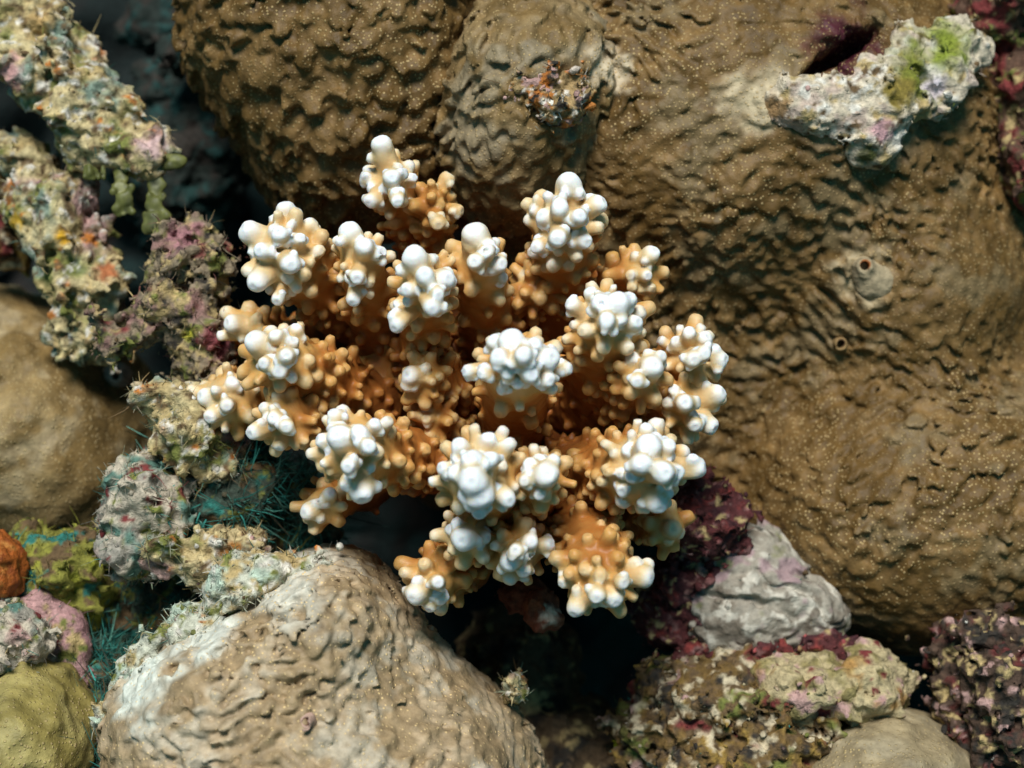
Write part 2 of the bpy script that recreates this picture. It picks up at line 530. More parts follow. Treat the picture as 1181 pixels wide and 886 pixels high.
# ------------------------------------------------------------------ brown massive corals
def boulder(name, prims, label, cat, mat, base, crest, ang, lx, ly, amp, seed, h=0.0060, k=0.12, zmin=-0.92, lean=1.0, calm=0.35,
            cuts=None, clip=None, spots=(), film=None):
    def disp(P, d):
        b = billow(P, d, ang, lx, ly, (lx + ly) * 0.6, seed, lean)
        g = np.clip(1.0 + calm * 2.4 * perlin(P / np.float32(0.35), seed + 40), 0.12, 1.5)
        return amp * (b * g) + 0.025 * perlin(P / np.float32(0.28), seed + 60)
    V, Q, N = solid(prims, h, disp, amp + 0.02, k, zmin, cuts, clip)
    col = np.tile(np.asarray(base, np.float32), (len(V), 1))
    col = mixc(col, crest, sstep(-0.25, 0.45, fbm(V, 0.11, 3, seed + 1)))
    col *= (1 + 0.30 * fbm(V, 0.05, 2, seed + 2))[:, None]
    if film: col = mixc(col, film, 0.75 * sstep(0.18, 0.55, fbm(V, 0.16, 4, seed + 3, 0.6)))
    for sp, r, c in spots:
        col = near_mix(col, V, at(*sp), plen(r, sp[2]), c, seed + 33)
    col = np.clip(col, 0.01, 0.9)
    o = centred(V)
    return top(name, make_mesh(name, V - o, Q, col, mat=mat), o, label, cat), V, N, o

big, bigV, bigN, bigO = boulder('massive_coral', [
    E(830, 150, -0.85, 315, 240, 0.52), E(1040, 580, -0.95, 232, 184, 0.57), E(1010, 330, -0.98, 170, 200, 0.52),
    E(830, -120, -0.95, 330, 190, 0.50), E(770, 360, -1.02, 220, 230, 0.42), E(1230, 560, -1.05, 190, 260, 0.5)],
    'huge brown ridged coral boulder dotted with pale polyps filling the side beyond the branching coral', 'coral',
    M_BROWN, (0.112, 0.062, 0.017), (0.175, 0.102, 0.035), math.radians(-12), 0.034, 0.022, 0.0165, 21, lean=0.5, calm=0.45, h=0.0055, zmin=-0.85,
    clip=(-0.15, 1.35, -0.62, 0.98), film=(0.185, 0.13, 0.062), cuts=[(E(968, 62, -0.36, 72, 20, 0.20, 34), 0.03), (E(895, 458, -0.19, 125, 44, 0.25, -4), 0.2), (E(560, 8, -0.35, 46, 26, 0.3), 0.06)],
    spots=[((975, 62, -0.45), 60, (0.07, 0.014, 0.022)), ((705, 75, -0.35), 34, (0.52, 0.42, 0.28)), ((960, 135, -0.35), 60, (0.27, 0.18, 0.09)), ((1040, 128, -0.35), 66, (0.26, 0.17, 0.085)), ((868, 118, -0.35), 52, (0.46, 0.37, 0.23)), ((1000, 315, -0.4), 44, (0.40, 0.31, 0.18))])

boulder('massive_coral', [
    E(415, 40, -0.70, 178, 195, 0.42), E(345, 15, -0.75, 118, 120, 0.40), E(380, -150, -0.8, 230, 150, 0.45), E(450, 190, -0.8, 120, 80, 0.36)],  # wide upper ellipsoid is out of view, added to shade the crevice
    'brown knobbly coral boulder whose scalloped edge overhangs the dark crevice', 'coral',
    M_BROWN, (0.112, 0.062, 0.017), (0.175, 0.102, 0.035), math.radians(8), 0.042, 0.032, 0.032, 47, lean=0.7, calm=0.2, cuts=[(E(548, 50, -0.30, 24, 170, 0.3), 0.05)], clip=(-1.2, 0.12, 0.1, 0.98))

lobe_, lobeV, lobeN, lobeO = boulder('massive_coral', [
    E(606, 128, -0.56, 86, 108, 0.33), E(590, 192, -0.56, 64, 58, 0.27), E(640, 90, -0.62, 70, 80, 0.30), E(600, 62, -0.62, 58, 46, 0.27)],
    'small rounded brown coral lobe with an encrusted pit, wedged between two brown boulders', 'coral',
    M_BROWN, (0.16, 0.099, 0.035), (0.225, 0.153, 0.070), math.radians(50), 0.038, 0.024, 0.025, 83, lean=0.6, cuts=[(E(634, 112, -0.20, 38, 32, 0.09, 20), 0.025), (E(655, 88, -0.24, 16, 18, 0.14), 0.015)], calm=0.45, film=(0.25, 0.20, 0.125), spots=[((703, 76, -0.35), 34, (0.52, 0.42, 0.28))])

tan_, tanV, tanN, tanO = boulder('massive_coral', [
    E(362, 930, -0.30, 235, 225, 0.48, 0), E(270, 790, -0.30, 140, 85, 0.40, 38), E(388, 720, -0.30, 70, 80, 0.36), E(540, 910, -0.4, 68, 105, 0.36)],
    'pale tan ridged coral boulder below the branching coral, its upper edge crusted white', 'coral',
    M_TAN, (0.29, 0.205, 0.112), (0.39, 0.295, 0.185), math.radians(24), 0.028, 0.023, 0.0165, 129, k=0.12, cuts=[(E(165, 590, -0.05, 190, 95, 0.9, 37), 0.08), (E(560, 640, -0.05, 150, 70, 0.9, -40), 0.1)], zmin=-0.75, film=(0.46, 0.40, 0.30), clip=(-1.1, 0.3, -1.15, 0.2),
    lean=0.3, spots=[((165, 775, -0.1), 62, (0.60, 0.62, 0.54)), ((240, 715, -0.1), 58, (0.58, 0.58, 0.50)), ((330, 668, -0.1), 62, (0.55, 0.52, 0.43))])

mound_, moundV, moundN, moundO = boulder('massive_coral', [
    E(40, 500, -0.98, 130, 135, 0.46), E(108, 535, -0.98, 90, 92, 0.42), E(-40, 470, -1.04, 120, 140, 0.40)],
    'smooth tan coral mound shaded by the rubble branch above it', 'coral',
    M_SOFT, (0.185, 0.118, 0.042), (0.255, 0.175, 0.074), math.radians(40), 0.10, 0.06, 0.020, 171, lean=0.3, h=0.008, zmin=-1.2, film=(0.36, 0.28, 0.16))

boulder('massive_coral', [
    E(1020, 905, -0.42, 110, 78, 0.24), E(1000, 960, -0.5, 150, 90, 0.30)],
    'low smooth grey-tan coral mound at the bottom beside the dark rubble', 'coral',
    M_SOFT, (0.27, 0.21, 0.12), (0.33, 0.27, 0.17), math.radians(10), 0.08, 0.05, 0.014, 191, lean=0.2, h=0.008)

boulder('massive_coral', [
    E(32, 840, -0.25, 52, 70, 0.20), E(10, 885, -0.3, 60, 60, 0.22), E(75, 850, -0.4, 22, 50, 0.16)],
    'olive yellow lumpy coral mound in the bottom corner', 'coral',
    M_SOFT, (0.24, 0.19, 0.055), (0.34, 0.28, 0.10), math.radians(70), 0.07, 0.05, 0.020, 203, lean=0.3, h=0.007, zmin=-0.9)

# ------------------------------------------------------------------ the branching coral
CORE = at(565, 470, -0.78)
RAMP_X = np.array([0.0, 0.22, 0.45, 0.70, 0.92])
RAMP = np.array([[0.13, 0.034, 0.008], [0.37, 0.130, 0.024], [0.58, 0.325, 0.10], [0.70, 0.545, 0.315], [0.80, 0.815, 0.82]])

def ramp(w):
    return np.stack([np.interp(w, RAMP_X, RAMP[:, i]) for i in range(3)], 1).astype(np.float32)

def coral_branch(spec, seed):
    base, head, rb, rh, tips, nk, white = spec
    r = np.random.default_rng(seed)
    B = at(*base); H = at(*head)
    rb = plen(rb); rh = plen(rh)
    H = H - (H - B) * 0.06; ax = H - B; Ln = np.linalg.norm(ax); ax = ax / Ln
    prims = []                               # (a, b, ra, rb, k, id)
    rb *= 0.98; rh *= 1.06
    prims.append((CORE, B, 0.06, rb, 0.04, 0))
    prims.append((B, H, rb, rh, 0.05, 0))
    ids = 1
    anchors = []
    tipinfo = {}
    for (tx, ty, dz, tr) in tips:
        T = at(tx, ty, head[2] + dz * 1.35); tr = plen(tr) * 0.80
        t = np.clip((T - B) @ ax - 0.9 * rh, 0.3 * Ln, Ln)
        A = B + ax * t
        A = A + (T - A) * 0.25
        prims.append((A, T, tr * 1.06, tr * 0.86, 0.009, ids))
        tipinfo[ids] = (A, T, tr, 1)
        anchors.append((T, tr * 1.35))
        # small buds round the tip
        v = (T - A) / (np.linalg.norm(T - A) + 1e-6)
        ids += 1
        for q in range(r.integers(2, 5)):
            s = r.normal(0, 1, 3); s -= (s @ v) * v; s /= np.linalg.norm(s)
            if s[2] < -0.5: continue
            s = s + v * r.uniform(-0.1, 0.35)
            bpos = T - v * tr * r.uniform(0.3, 1.3)
            br = max(tr * r.uniform(0.40, 0.62), plen(5.0))
            e = bpos + s * (tr * r.uniform(0.95, 1.25))
            if any(np.linalg.norm(e - a) < ar * 0.66 for a, ar in anchors): continue
            prims.append((bpos, e, br * 1.30, br * 0.86, 0.009, ids))
            tipinfo[ids] = (bpos, e, br, 2)
            anchors.append((e, br * 1.6)); ids += 1
    tries = 0; placed = 0
    P1 = np.cross(ax, [0.31, 0.52, 0.8]); P1 /= np.linalg.norm(P1); P2 = np.cross(ax, P1)
    tipp = [(p[0], p[1], p[2], p[3]) for p in prims[2:]]
    want = int(nk * 2.6) + 26
    while placed < want and tries < 1400:
        tries += 1
        if r.random() < 0.34:                      # on the rounded end
            d = r.normal(0, 1, 3); d /= np.linalg.norm(d)
            if d @ ax < 0.0: d = -d
            if d[2] < -0.45: continue
            S = H; R = rh; t = 1.0; rad = d
        else:
            t = r.uniform(-0.15, 1.0)
            a = r.uniform(0, 2 * math.pi)
            rad = P1 * math.cos(a) + P2 * math.sin(a)
            if rad[2] < -0.5: continue
            R = rb + (rh - rb) * max(t, 0)
            d = rad * 0.85 + ax * r.uniform(0.35, 0.95); d /= np.linalg.norm(d)
            S = B + ax * Ln * t
        kr = plen(r.uniform(5.6, 11.0)) * (0.66 + 0.42 * max(t, 0))
        ln = plen(8 + 13 * r.random() ** 1.4)
        S = S + rad * R * 0.92
        e = S + d * ln
        if any(np.linalg.norm(e - q) < (ar + kr) * 0.92 for q, ar in anchors): continue
        if tipp and min(float(d_cone(e[None], *q)[0]) for q in tipp) < kr * 0.25: continue
        anchors.append((e, kr * 1.05))
        prims.append((S - rad * kr * 0.5, e, kr * 1.18, kr * r.uniform(0.74, 0.92), 0.010, ids))
        tipinfo[ids] = (S - rad * kr * 0.5, e, kr, 3)
        ids += 1; placed += 1
    # sample the blended field
    h = 0.0048
    pts = np.concatenate([[p[0], p[1]] for p in prims[1:]] + [[B + (CORE - B) * 0.15]])
    lo = pts.min(0) - 0.07; hi = pts.max(0) + 0.07
    n = np.ceil((hi - lo) / h).astype(int) + 1
    axs = [lo[i] + h * np.arange(n[i]) for i in range(3)]
    F = np.full(n, 1.0, np.float32)
    for (a, b, ra, rr, k, i_) in prims:
        m = max(ra, rr) + k + 3 * h
        l = np.maximum(np.floor((np.minimum(a, b) - m - lo) / h).astype(int), 0)
        u = np.minimum(np.ceil((np.maximum(a, b) + m - lo) / h).astype(int) + 1, n)
        if (u <= l).any(): continue
        X, Y, Z = np.meshgrid(axs[0][l[0]:u[0]], axs[1][l[1]:u[1]], axs[2][l[2]:u[2]], indexing='ij')
        P = np.stack([X.ravel(), Y.ravel(), Z.ravel()], 1).astype(np.float32)
        d = d_cone(P, a, b, ra, rr).reshape(X.shape)
        sl = (slice(l[0], u[0]), slice(l[1], u[1]), slice(l[2], u[2]))
        F[sl] = smin(F[sl], d, k)
    band = np.abs(F) < 0.012
    bi = np.argwhere(band)
    bp = (bi * h + lo).astype(np.float32)
    F[band] += 0.003 * perlin(bp / 0.022, seed)
    for (A, T, tr, kd) in tipinfo.values():             # open cup at each end
        rr_ = plen(5.2) if kd == 1 else plen(3.6)
        if kd != 1 and tr < plen(6.0): continue
        v = (T - A) / (np.linalg.norm(T - A) + 1e-6)
        c0 = T + v * (tr * 0.92 + rr_ * 0.30)
        l = np.maximum(np.floor((c0 - rr_ - 3 * h - lo) / h).astype(int), 0)
        u = np.minimum(np.ceil((c0 + rr_ + 3 * h - lo) / h).astype(int) + 1, n)
        if (u <= l).any(): continue
        X, Y, Z = np.meshgrid(axs[0][l[0]:u[0]], axs[1][l[1]:u[1]], axs[2][l[2]:u[2]], indexing='ij')
        d = np.sqrt((X - c0[0]) ** 2 + (Y - c0[1]) ** 2 + (Z - c0[2]) ** 2).astype(np.float32) - np.float32(rr_)
        sl = (slice(l[0], u[0]), slice(l[1], u[1]), slice(l[2], u[2]))
        F[sl] = -smin(-F[sl], d, 0.003)
    F[0] = 1; F[-1] = 1; F[:, 0] = 1; F[:, -1] = 1; F[:, :, 0] = 1; F[:, :, -1] = 1
    V, Q = surface_nets(F, lo, h)
    N = vnormals(V, Q)
    # which piece does each vertex belong to
    best = np.full(len(V), 1e9, np.float32); who = np.zeros(len(V), np.int32)
    for (a, b, ra, rr, k, i_) in prims:
        d = d_cone(V, a, b, ra, rr) + (0.0035 if i_ else 0)
        m = d < best
        best[m] = d[m]; who[m] = i_
    # pigment: white growing tips, orange older parts; stem bases darkened with painted colony shade
    tp = [(T, tr) for (A, T, tr, kd) in tipinfo.values() if kd == 1]
    wd = np.full(len(V), 9.0)
    for T, tr in tp:
        wd = np.minimum(wd, np.maximum(np.linalg.norm(V - T, axis=1) - tr, 0) / (plen(44) * white))
    w = (0.50 + 0.12 * min(white, 1)) * np.exp(-0.58 * wd ** 1.3)
    al = np.clip((V - B) @ ax / Ln, -1, 1)
    w = np.maximum(w, 0.05 + 0.21 * sstep(-0.1, 0.8, al))
    w = np.where(al < -0.05, w * sstep(-0.9, 0.0, al), w)
    for i_, (A, T, tr, kd) in tipinfo.items():
        m = who == i_
        if not m.any(): continue
        s = np.clip(((V[m] - A) @ (T - A)) / max((T - A) @ (T - A), 1e-9), 0, 1.6)
        if kd == 1:
            q = np.linalg.norm(V[m] - (T + (T - A) / (np.linalg.norm(T - A) + 1e-6) * tr), axis=1)
            w[m] = w[m] + (1 - sstep(0.35 * tr, (1.35 + 0.95 * min(white, 1)) * tr, q)) * (0.97 - w[m]) * (1.0 if white > 0.82 else (0.85 if white > 0.45 else 0.5))
        else:
            w[m] = w[m] + sstep(0.55, 1.2, s) * (0.12 + 0.38 * np.clip(w[m], 0, 1)) * (1.0 if kd == 2 else r.uniform(0.6, 1.3))
    w += 0.05 * fbm(V, 0.03, 2, seed + 5)
    col = ramp(np.clip(w, 0, 1))
    for i_, (A, T, tr, kd) in tipinfo.items():       # the little mouth at each knob's end
        v = (T - A) / (np.linalg.norm(T - A) + 1e-6)
        c0 = T + v * tr
        rr_ = 0.0050 if kd != 1 else 0.0068
        m = np.nonzero(who == i_)[0]
        q = np.linalg.norm(V[m] - c0, axis=1) if len(m) else np.zeros(0)
        m = m[q < rr_ * 2]
        if len(m):
            q = q[q < rr_ * 2]
            col[m] = mixc(col[m], col[m].mean(0) * np.array([0.66, 0.66, 0.72]), 0.75 * (1 - sstep(rr_ * 0.6, rr_ * 1.5, q)))
    return V, Q, N, col, who, tipinfo

# base, head, stem radii, tips (x, y, forward, r), knobs, reach of the white
BR = [
 ('upright branch with one tall white tip and two bare orange fingers', (492, 285, -0.42), (452, 205, -0.22), 30, 21,
   [(440, 168, .03, 19), (452, 205, .07, 15), (420, 205, .00, 11), (475, 205, .02, 10), (428, 232, .04, 13), (458, 232, .09, 12)], 12, 0.9),
 ('two orange fingers', (492, 285, -0.40), (500, 235, -0.25), 24, 18, [(516, 206, .0, 13), (530, 243, .02, 9), (505, 258, .06, 12)], 8, 0.28),
 ('', (400, 350, -0.42), (322, 290, -0.16), 42, 38, [(330, 243, -.02, 18), (289, 268, .02, 21), (302, 290, .06, 15), (297, 325, .05, 19), (335, 305, .09, 17), (322, 270, .07, 14), (346, 275, .05, 11), (320, 345, .03, 11)], 26, 1.0),
 ('', (440, 390, -0.40), (416, 300, -0.12), 34, 24, [(404, 268, .02, 20), (420, 285, .05, 16), (438, 292, .03, 12), (412, 320, .06, 12), (408, 345, .03, 14)], 16, 0.85),
 ('', (490, 420, -0.40), (490, 325, -0.04), 34, 26, [(478, 298, .04, 22), (514, 322, .05, 17), (490, 318, .07, 16), (470, 335, .05, 12), (498, 355, .08, 15), (458, 374, .02, 15), (505, 340, .08, 11)], 16, 0.9),
 ('', (565, 400, -0.42), (555, 300, -0.10), 36, 26, [(548, 272, .03, 24), (575, 305, .03, 15), (548, 302, .07, 14), (562, 290, .06, 13), (580, 320, .0, 10)], 16, 0.75),
 ('', (640, 370, -0.45), (650, 255, -0.16), 40, 32, [(656, 212, .02, 21), (690, 236, .02, 16), (645, 240, .07, 16), (627, 250, .03, 14), (668, 250, .07, 14), (643, 275, .09, 16), (620, 285, .02, 13), (674, 278, .04, 14)], 22, 0.9),
 ('', (680, 355, -0.45), (735, 312, -0.25), 28, 20, [(750, 294, .02, 17), (745, 318, .03, 11)], 12, 0.5),
 ('', (690, 460, -0.40), (700, 372, -0.04), 46, 36, [(712, 350, .06, 20), (692, 350, .06, 16), (660, 352, .02, 13), (700, 370, .09, 15), (732, 372, .04, 13), (725, 345, .05, 13), (682, 338, .02, 12)], 26, 0.95),
 ('', (590, 500, -0.42), (598, 420, 0.04), 44, 34, [(590, 395, .06, 23), (632, 414, .06, 20), (575, 412, .09, 15), (604, 410, .11, 15), (570, 395, .04, 13), (616, 398, .07, 13), (655, 425, .02, 11), (612, 432, .09, 14), (585, 432, .08, 10), (632, 438, .06, 12), (540, 428, .03, 12), (556, 432, .05, 10), (598, 442, .06, 9), (578, 450, .02, 9)], 12, 1.0),
 ('', (700, 470, -0.36), (740, 432, -0.06), 34, 22, [(752, 424, .05, 20), (735, 440, .07, 11), (762, 412, .04, 12)], 18, 0.7),
 ('', (745, 450, -0.42), (795, 410, -0.16), 34, 28, [(812, 392, .03, 16), (795, 385, .05, 13), (830, 414, .02, 15), (800, 415, .08, 13), (780, 395, .03, 12), (812, 408, .08, 12)], 16, 0.8),
 ('', (745, 470, -0.40), (790, 468, -0.14), 36, 28, [(826, 455, .02, 18), (818, 490, .02, 17), (790, 465, .08, 15), (778, 450, .05, 9), (800, 490, .05, 12)], 16, 0.72),
 ('', (425, 462, -0.38), (320, 415, -0.10), 38, 32, [(296, 395, .03, 22), (318, 388, .05, 13), (330, 410, .08, 14), (305, 420, .07, 12), (338, 395, .04, 11), (322, 428, .07, 14), (342, 380, .0, 11)], 30, 0.72),
 ('', (390, 470, -0.40), (325, 485, -0.10), 32, 26, [(294, 498, .03, 15), (316, 482, .06, 13), (305, 470, .02, 11), (330, 492, .08, 12), (322, 515, .02, 10)], 14, 0.6),
 ('', (320, 455, -0.50), (262, 463, -0.26), 34, 30, [(238, 458, .02, 17), (268, 442, .03, 12), (244, 480, .03, 14), (262, 468, .06, 13), (285, 430, .0, 13)], 8, 0.8),
 ('', (340, 395, -0.52), (285, 378, -0.30), 26, 18, [(268, 374, .02, 17)], 4, 0.7),
 ('', (505, 530, -0.34), (408, 520, 0.00), 36, 36, [(392, 505, .06, 22), (386, 478, .02, 12), (417, 568, .04, 20), (415, 500, .08, 16), (372, 508, .01, 13), (402, 538, .09, 13), (425, 515, .10, 13), (432, 490, .04, 12), (398, 560, .04, 10)], 32, 0.9),
 ('', (420, 560, -0.42), (372, 585, -0.20), 26, 20, [(356, 590, .02, 16), (380, 570, .03, 13)], 4, 0.55),
 ('', (580, 590, -0.36), (553, 545, 0.08), 42, 38, [(545, 555, .10, 24), (530, 515, .03, 15), (556, 572, .09, 20), (565, 530, .08, 15), (563, 508, .02, 14), (528, 545, .05, 15), (512, 540, .01, 12), (585, 575, .05, 15), (545, 530, .09, 16), (552, 590, .04, 13)], 12, 1.1),
 ('', (610, 590, -0.36), (622, 548, 0.04), 32, 24, [(630, 548, .07, 21), (612, 535, .05, 12), (622, 530, .03, 11), (605, 555, .07, 10), (622, 570, .05, 11)], 16, 0.8),
 ('', (650, 545, -0.36), (745, 540, 0.00), 34, 38, [(748, 515, .07, 22), (765, 545, .10, 19), (758, 580, .04, 18), (740, 535, .10, 17), (803, 540, .01, 18), (780, 545, .07, 14), (728, 550, .07, 12), (770, 515, .05, 15), (725, 520, .03, 13), (745, 495, .02, 12), (718, 565, .02, 9)], 40, 0.85),
 ('', (570, 610, -0.36), (538, 615, -0.04), 28, 22, [(534, 622, .05, 21), (560, 620, .02, 11), (520, 610, .01, 10)], 4, 1.0),
 ('', (600, 600, -0.34), (600, 635, -0.04), 26, 24, [(588, 648, .05, 18), (612, 625, .05, 14), (632, 628, .02, 12), (605, 658, .03, 13), (595, 635, .08, 11)], 12, 0.75),
 ('', (665, 590, -0.32), (690, 660, -0.02), 40, 38, [(665, 700, .03, 18), (688, 687, .07, 14), (708, 690, .05, 17), (742, 665, .02, 19), (718, 672, .07, 11), (650, 672, .01, 10)], 26, 0.5),
 ('', (535, 650, -0.36), (498, 668, -0.12), 30, 24, [(480, 686, .04, 19), (505, 672, .07, 12), (495, 700, .02, 10), (508, 692, .03, 9)], 10, 0.75),
 ('', (745, 600, -0.42), (772, 610, -0.22), 24, 18, [(775, 610, .02, 17)], 3, 0.35),
 ('', (530, 445, -0.36), (490, 435, -0.16), 26, 18, [(474, 433, .03, 17)], 12, 0.5),
 ('', (520, 495, -0.42), (500, 480, -0.22), 30, 20, [(492, 483, .03, 9)], 14, 0.3),
 ('', (610, 360, -0.50), (620, 330, -0.28), 30, 22, [(605, 318, .0, 9)], 14, 0.3),
 ('', (470, 440, -0.55), (440, 420, -0.36), 34, 26, [(425, 405, .0, 9)], 12, 0.25),
]

colony = top('branching_coral', None, CORE, 'orange branching coral with knobbly branches ending in white tips', 'coral')
allp = []
for bi, b in enumerate(BR):
    allp.append(coral_branch(b[1:], 300 + bi))
knob_rank = []
for bi, (V, Q, N, col, who, info) in enumerate(allp):
    fl = who[Q[:, 0]]
    for i_, (A, T, tr, kd) in info.items():
        nfa = int((fl == i_).sum())
        if nfa > 25:
            front = max(0.15, float(N[who == i_][:, 2].mean()) + 0.5) if (who == i_).any() else 0
            knob_rank.append((nfa * front, bi, i_, kd))
tips_keep = {(b, i) for s, b, i, kd in knob_rank if kd == 1}
rest = sorted([k for k in knob_rank if k[3] != 1], reverse=True)[:298]
keep = tips_keep | {(b, i) for s, b, i, kd in rest}
for bi, (V, Q, N, col, who, info) in enumerate(allp):
    fl = who[Q[:, 0]].copy()
    for i_ in np.unique(fl):
        if i_ and (bi, int(i_)) not in keep: fl[fl == i_] = 0
    def sub(sel, nm):
        q = Q[sel]; u, inv = np.unique(q, return_inverse=True)
        return make_mesh(nm, V[u] - CORE, inv.reshape(q.shape), col[u], N[u], M_CORAL)
    br = part('branch', sub(fl == 0, 'branch'), colony)
    for i_ in np.unique(fl):
        if i_ == 0: continue
        nm = 'tip' if info[int(i_)][3] == 1 else 'knob'
        part(nm, sub(fl == i_, nm), br)
# the foot the branches grow from
cv, cq, cn = solid([('e', CORE + np.array([0, 0, -0.18]), (0.30, 0.26, 0.30), 0.0), ('e', CORE + np.array([0, 0, -0.5]), (0.22, 0.20, 0.4), 0.0)], 0.010,
                   lambda P, d: 0.02 * np.abs(fbm(P, 0.06, 3, 4)), 0.02)
part('foot', make_mesh('foot', cv - CORE, cq, np.tile(np.array([0.20, 0.06, 0.015], np.float32), (len(cv), 1)), mat=M_CORAL), colony)

#SECTION2

# ------------------------------------------------------------------ dead rubble and encrusted rock
LIME = ((0.52, 0.42, 0.22), [(SANDY, 0.07, -0.2, 0.4, 1), (PINK, 0.16, 0.35, 0.7, 2), (OLIVE, 0.09, -0.05, 0.6, 3), ((0.20, 0.26, 0.20), 0.12, 0.15, 0.6, 7), (ORANGE, 0.06, 0.5, 0.75, 4), (WHITE, 0.03, 0.25, 0.6, 5), (BROWN, 0.03, 0.1, 0.6, 6)])
MOSS = ((0.22, 0.17, 0.11), [((0.25, 0.14, 0.12), 0.10, 0.1, 0.5, 11), (MAROON, 0.09, 0.25, 0.6, 12), (SANDY, 0.04, 0.1, 0.45, 13), (OLIVE, 0.05, 0.2, 0.5, 14), (DARK, 0.03, 0.2, 0.5, 15)])
PALE = ((0.48, 0.41, 0.31), [((0.31, 0.28, 0.23), 0.1, 0.0, 0.4, 21), (PINK, 0.12, 0.35, 0.7, 22), ((0.10, 0.19, 0.15), 0.10, 0.1, 0.5, 23), (OLIVE, 0.05, 0.3, 0.55, 24), (MAROON, 0.05, 0.4, 0.6, 25)])
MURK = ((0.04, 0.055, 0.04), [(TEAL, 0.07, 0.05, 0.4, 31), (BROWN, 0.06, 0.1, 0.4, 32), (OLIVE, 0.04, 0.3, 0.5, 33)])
MOTT = ((0.15, 0.09, 0.028), [((0.30, 0.19, 0.045), 0.08, 0.1, 0.5, 47), (DARK, 0.06, 0.0, 0.4, 41), (CREAM, 0.05, 0.1, 0.4, 42), (MAROON, 0.12, 0.25, 0.6, 43), (OLIVE, 0.10, 0.3, 0.6, 44), (PINK, 0.09, 0.4, 0.7, 45), (BROWN, 0.025, 0.1, 0.4, 46)])
RED = ((0.085, 0.022, 0.022), [((0.22, 0.040, 0.034), 0.05, 0.15, 0.5, 51), ((0.05, 0.015, 0.018), 0.07, 0.0, 0.4, 52), ((0.22, 0.11, 0.10), 0.03, 0.35, 0.6, 53), (SANDY, 0.03, 0.42, 0.6, 54)])
GREY = ((0.30, 0.265, 0.21), [((0.17, 0.14, 0.105), 0.08, 0.0, 0.4, 61), ((0.50, 0.46, 0.38), 0.04, 0.1, 0.4, 62), ((0.32, 0.22, 0.22), 0.1, 0.25, 0.5, 63), ((0.2, 0.19, 0.1), 0.07, 0.45, 0.8, 64)])
TEALS = [(0.03, 0.20, 0.17), (0.05, 0.28, 0.23), (0.04, 0.13, 0.10), (0.10, 0.26, 0.20)]
PALES = [(0.40, 0.37, 0.27), (0.30, 0.32, 0.22), (0.18, 0.22, 0.14), SANDY, (0.08, 0.17, 0.13)]

rubble('dead_coral_branch', [C((-30, -60, -0.60), (50, 70, -0.54), 52, 40), C((50, 70, -0.54), (105, 140, -0.52), 38, 34), C((105, 140, -0.52), (172, 188, -0.50), 36, 24), E(70, 60, -0.58, 30, 40, 0.1)],
       'thick dead coral branch sloping in from the top corner, seaweed hanging from its broken end', 'rubble', LIME, 401, amp=0.026, fuzz=1000, bits=350,
       spots=[((172, 168, -0.43), 26, (0.52, 0.36, 0.34)), ((15, 85, -0.48), 24, (0.50, 0.28, 0.26)), ((45, 30, -0.48), 22, (0.45, 0.30, 0.12))])
rubble('dead_coral_branch', [C((10, 165, -0.72), (65, 245, -0.58), 28, 33), C((65, 245, -0.58), (98, 320, -0.56), 35, 34), C((98, 320, -0.56), (122, 392, -0.60), 34, 24), E(100, 370, -0.63, 40, 32, 0.1)],
       'shorter dead coral branch spotted orange and yellow, leaning over the smooth tan mound', 'rubble', LIME, 417, amp=0.026, fuzz=1000, bits=350, fcols=PALES,
       spots=[((118, 312, -0.48), 16, (0.38, 0.13, 0.05)), ((72, 274, -0.48), 12, (0.55, 0.30, 0.02)), ((24, 256, -0.58), 14, (0.50, 0.30, 0.03))])
rubble('encrusted_rock', [E(2, 215, -0.76, 26, 40, 0.14), E(8, 285, -0.78, 20, 22, 0.10)],
       'small mottled encrusted rock at the picture edge under the thick dead branch', 'rock', MOTT, 431, fuzz=500, bits=120)
rubble('encrusted_rock', [C((128, 388, -0.36), (205, 350, -0.38), 16, 20), E(222, 300, -0.44, 34, 38, 0.13), E(215, 355, -0.44, 40, 34, 0.12), E(245, 400, -0.46, 42, 44, 0.13)],
       'mossy pinkish brown rock bristling with filaments beside the outer coral branches', 'rock', MOSS, 443, amp=0.028, lump=0.055, fuzz=3200, flen=0.030, bits=250,
       fcols=[SANDY, (0.25, 0.16, 0.12), CREAM, (0.2, 0.08, 0.07)], spots=[((207, 272, -0.3), 26, (0.34, 0.16, 0.17)), ((216, 385, -0.3), 10, (0.5, 0.45, 0.05)), ((248, 395, -0.3), 24, (0.26, 0.07, 0.08))])
rubble('encrusted_rock', [C((172, 462, -0.26), (225, 482, -0.3), 18, 28), E(232, 515, -0.36, 42, 36, 0.12), E(205, 490, -0.34, 26, 26, 0.1)],
       'pointed cream rock ledge jutting towards the smooth tan mound', 'rock', LIME, 457, amp=0.022, fuzz=2000, bits=220, fcols=PALES)
rubble('encrusted_rock', [E(168, 570, -0.30, 36, 48, 0.14), E(160, 625, -0.32, 38, 40, 0.13), E(195, 590, -0.36, 26, 40, 0.10)],
       'pale pinkish grey rock with a bluish algae fringe between tan mound and dark hollow', 'rock', PALE, 467, amp=0.02, lump=0.09, fuzz=2200, bits=150, fcols=PALES + TEALS)
rubble('encrusted_rock', [C((190, 638, -0.24), (285, 668, -0.30), 20, 24), E(262, 640, -0.34, 36, 22, 0.1)],
       'lumpy cream and orange rock just above the pale tan boulder', 'rock', LIME, 479, amp=0.026, fuzz=1800, bits=260, fcols=PALES, spots=[((268, 640, -0.2), 22, (0.30, 0.13, 0.03))])
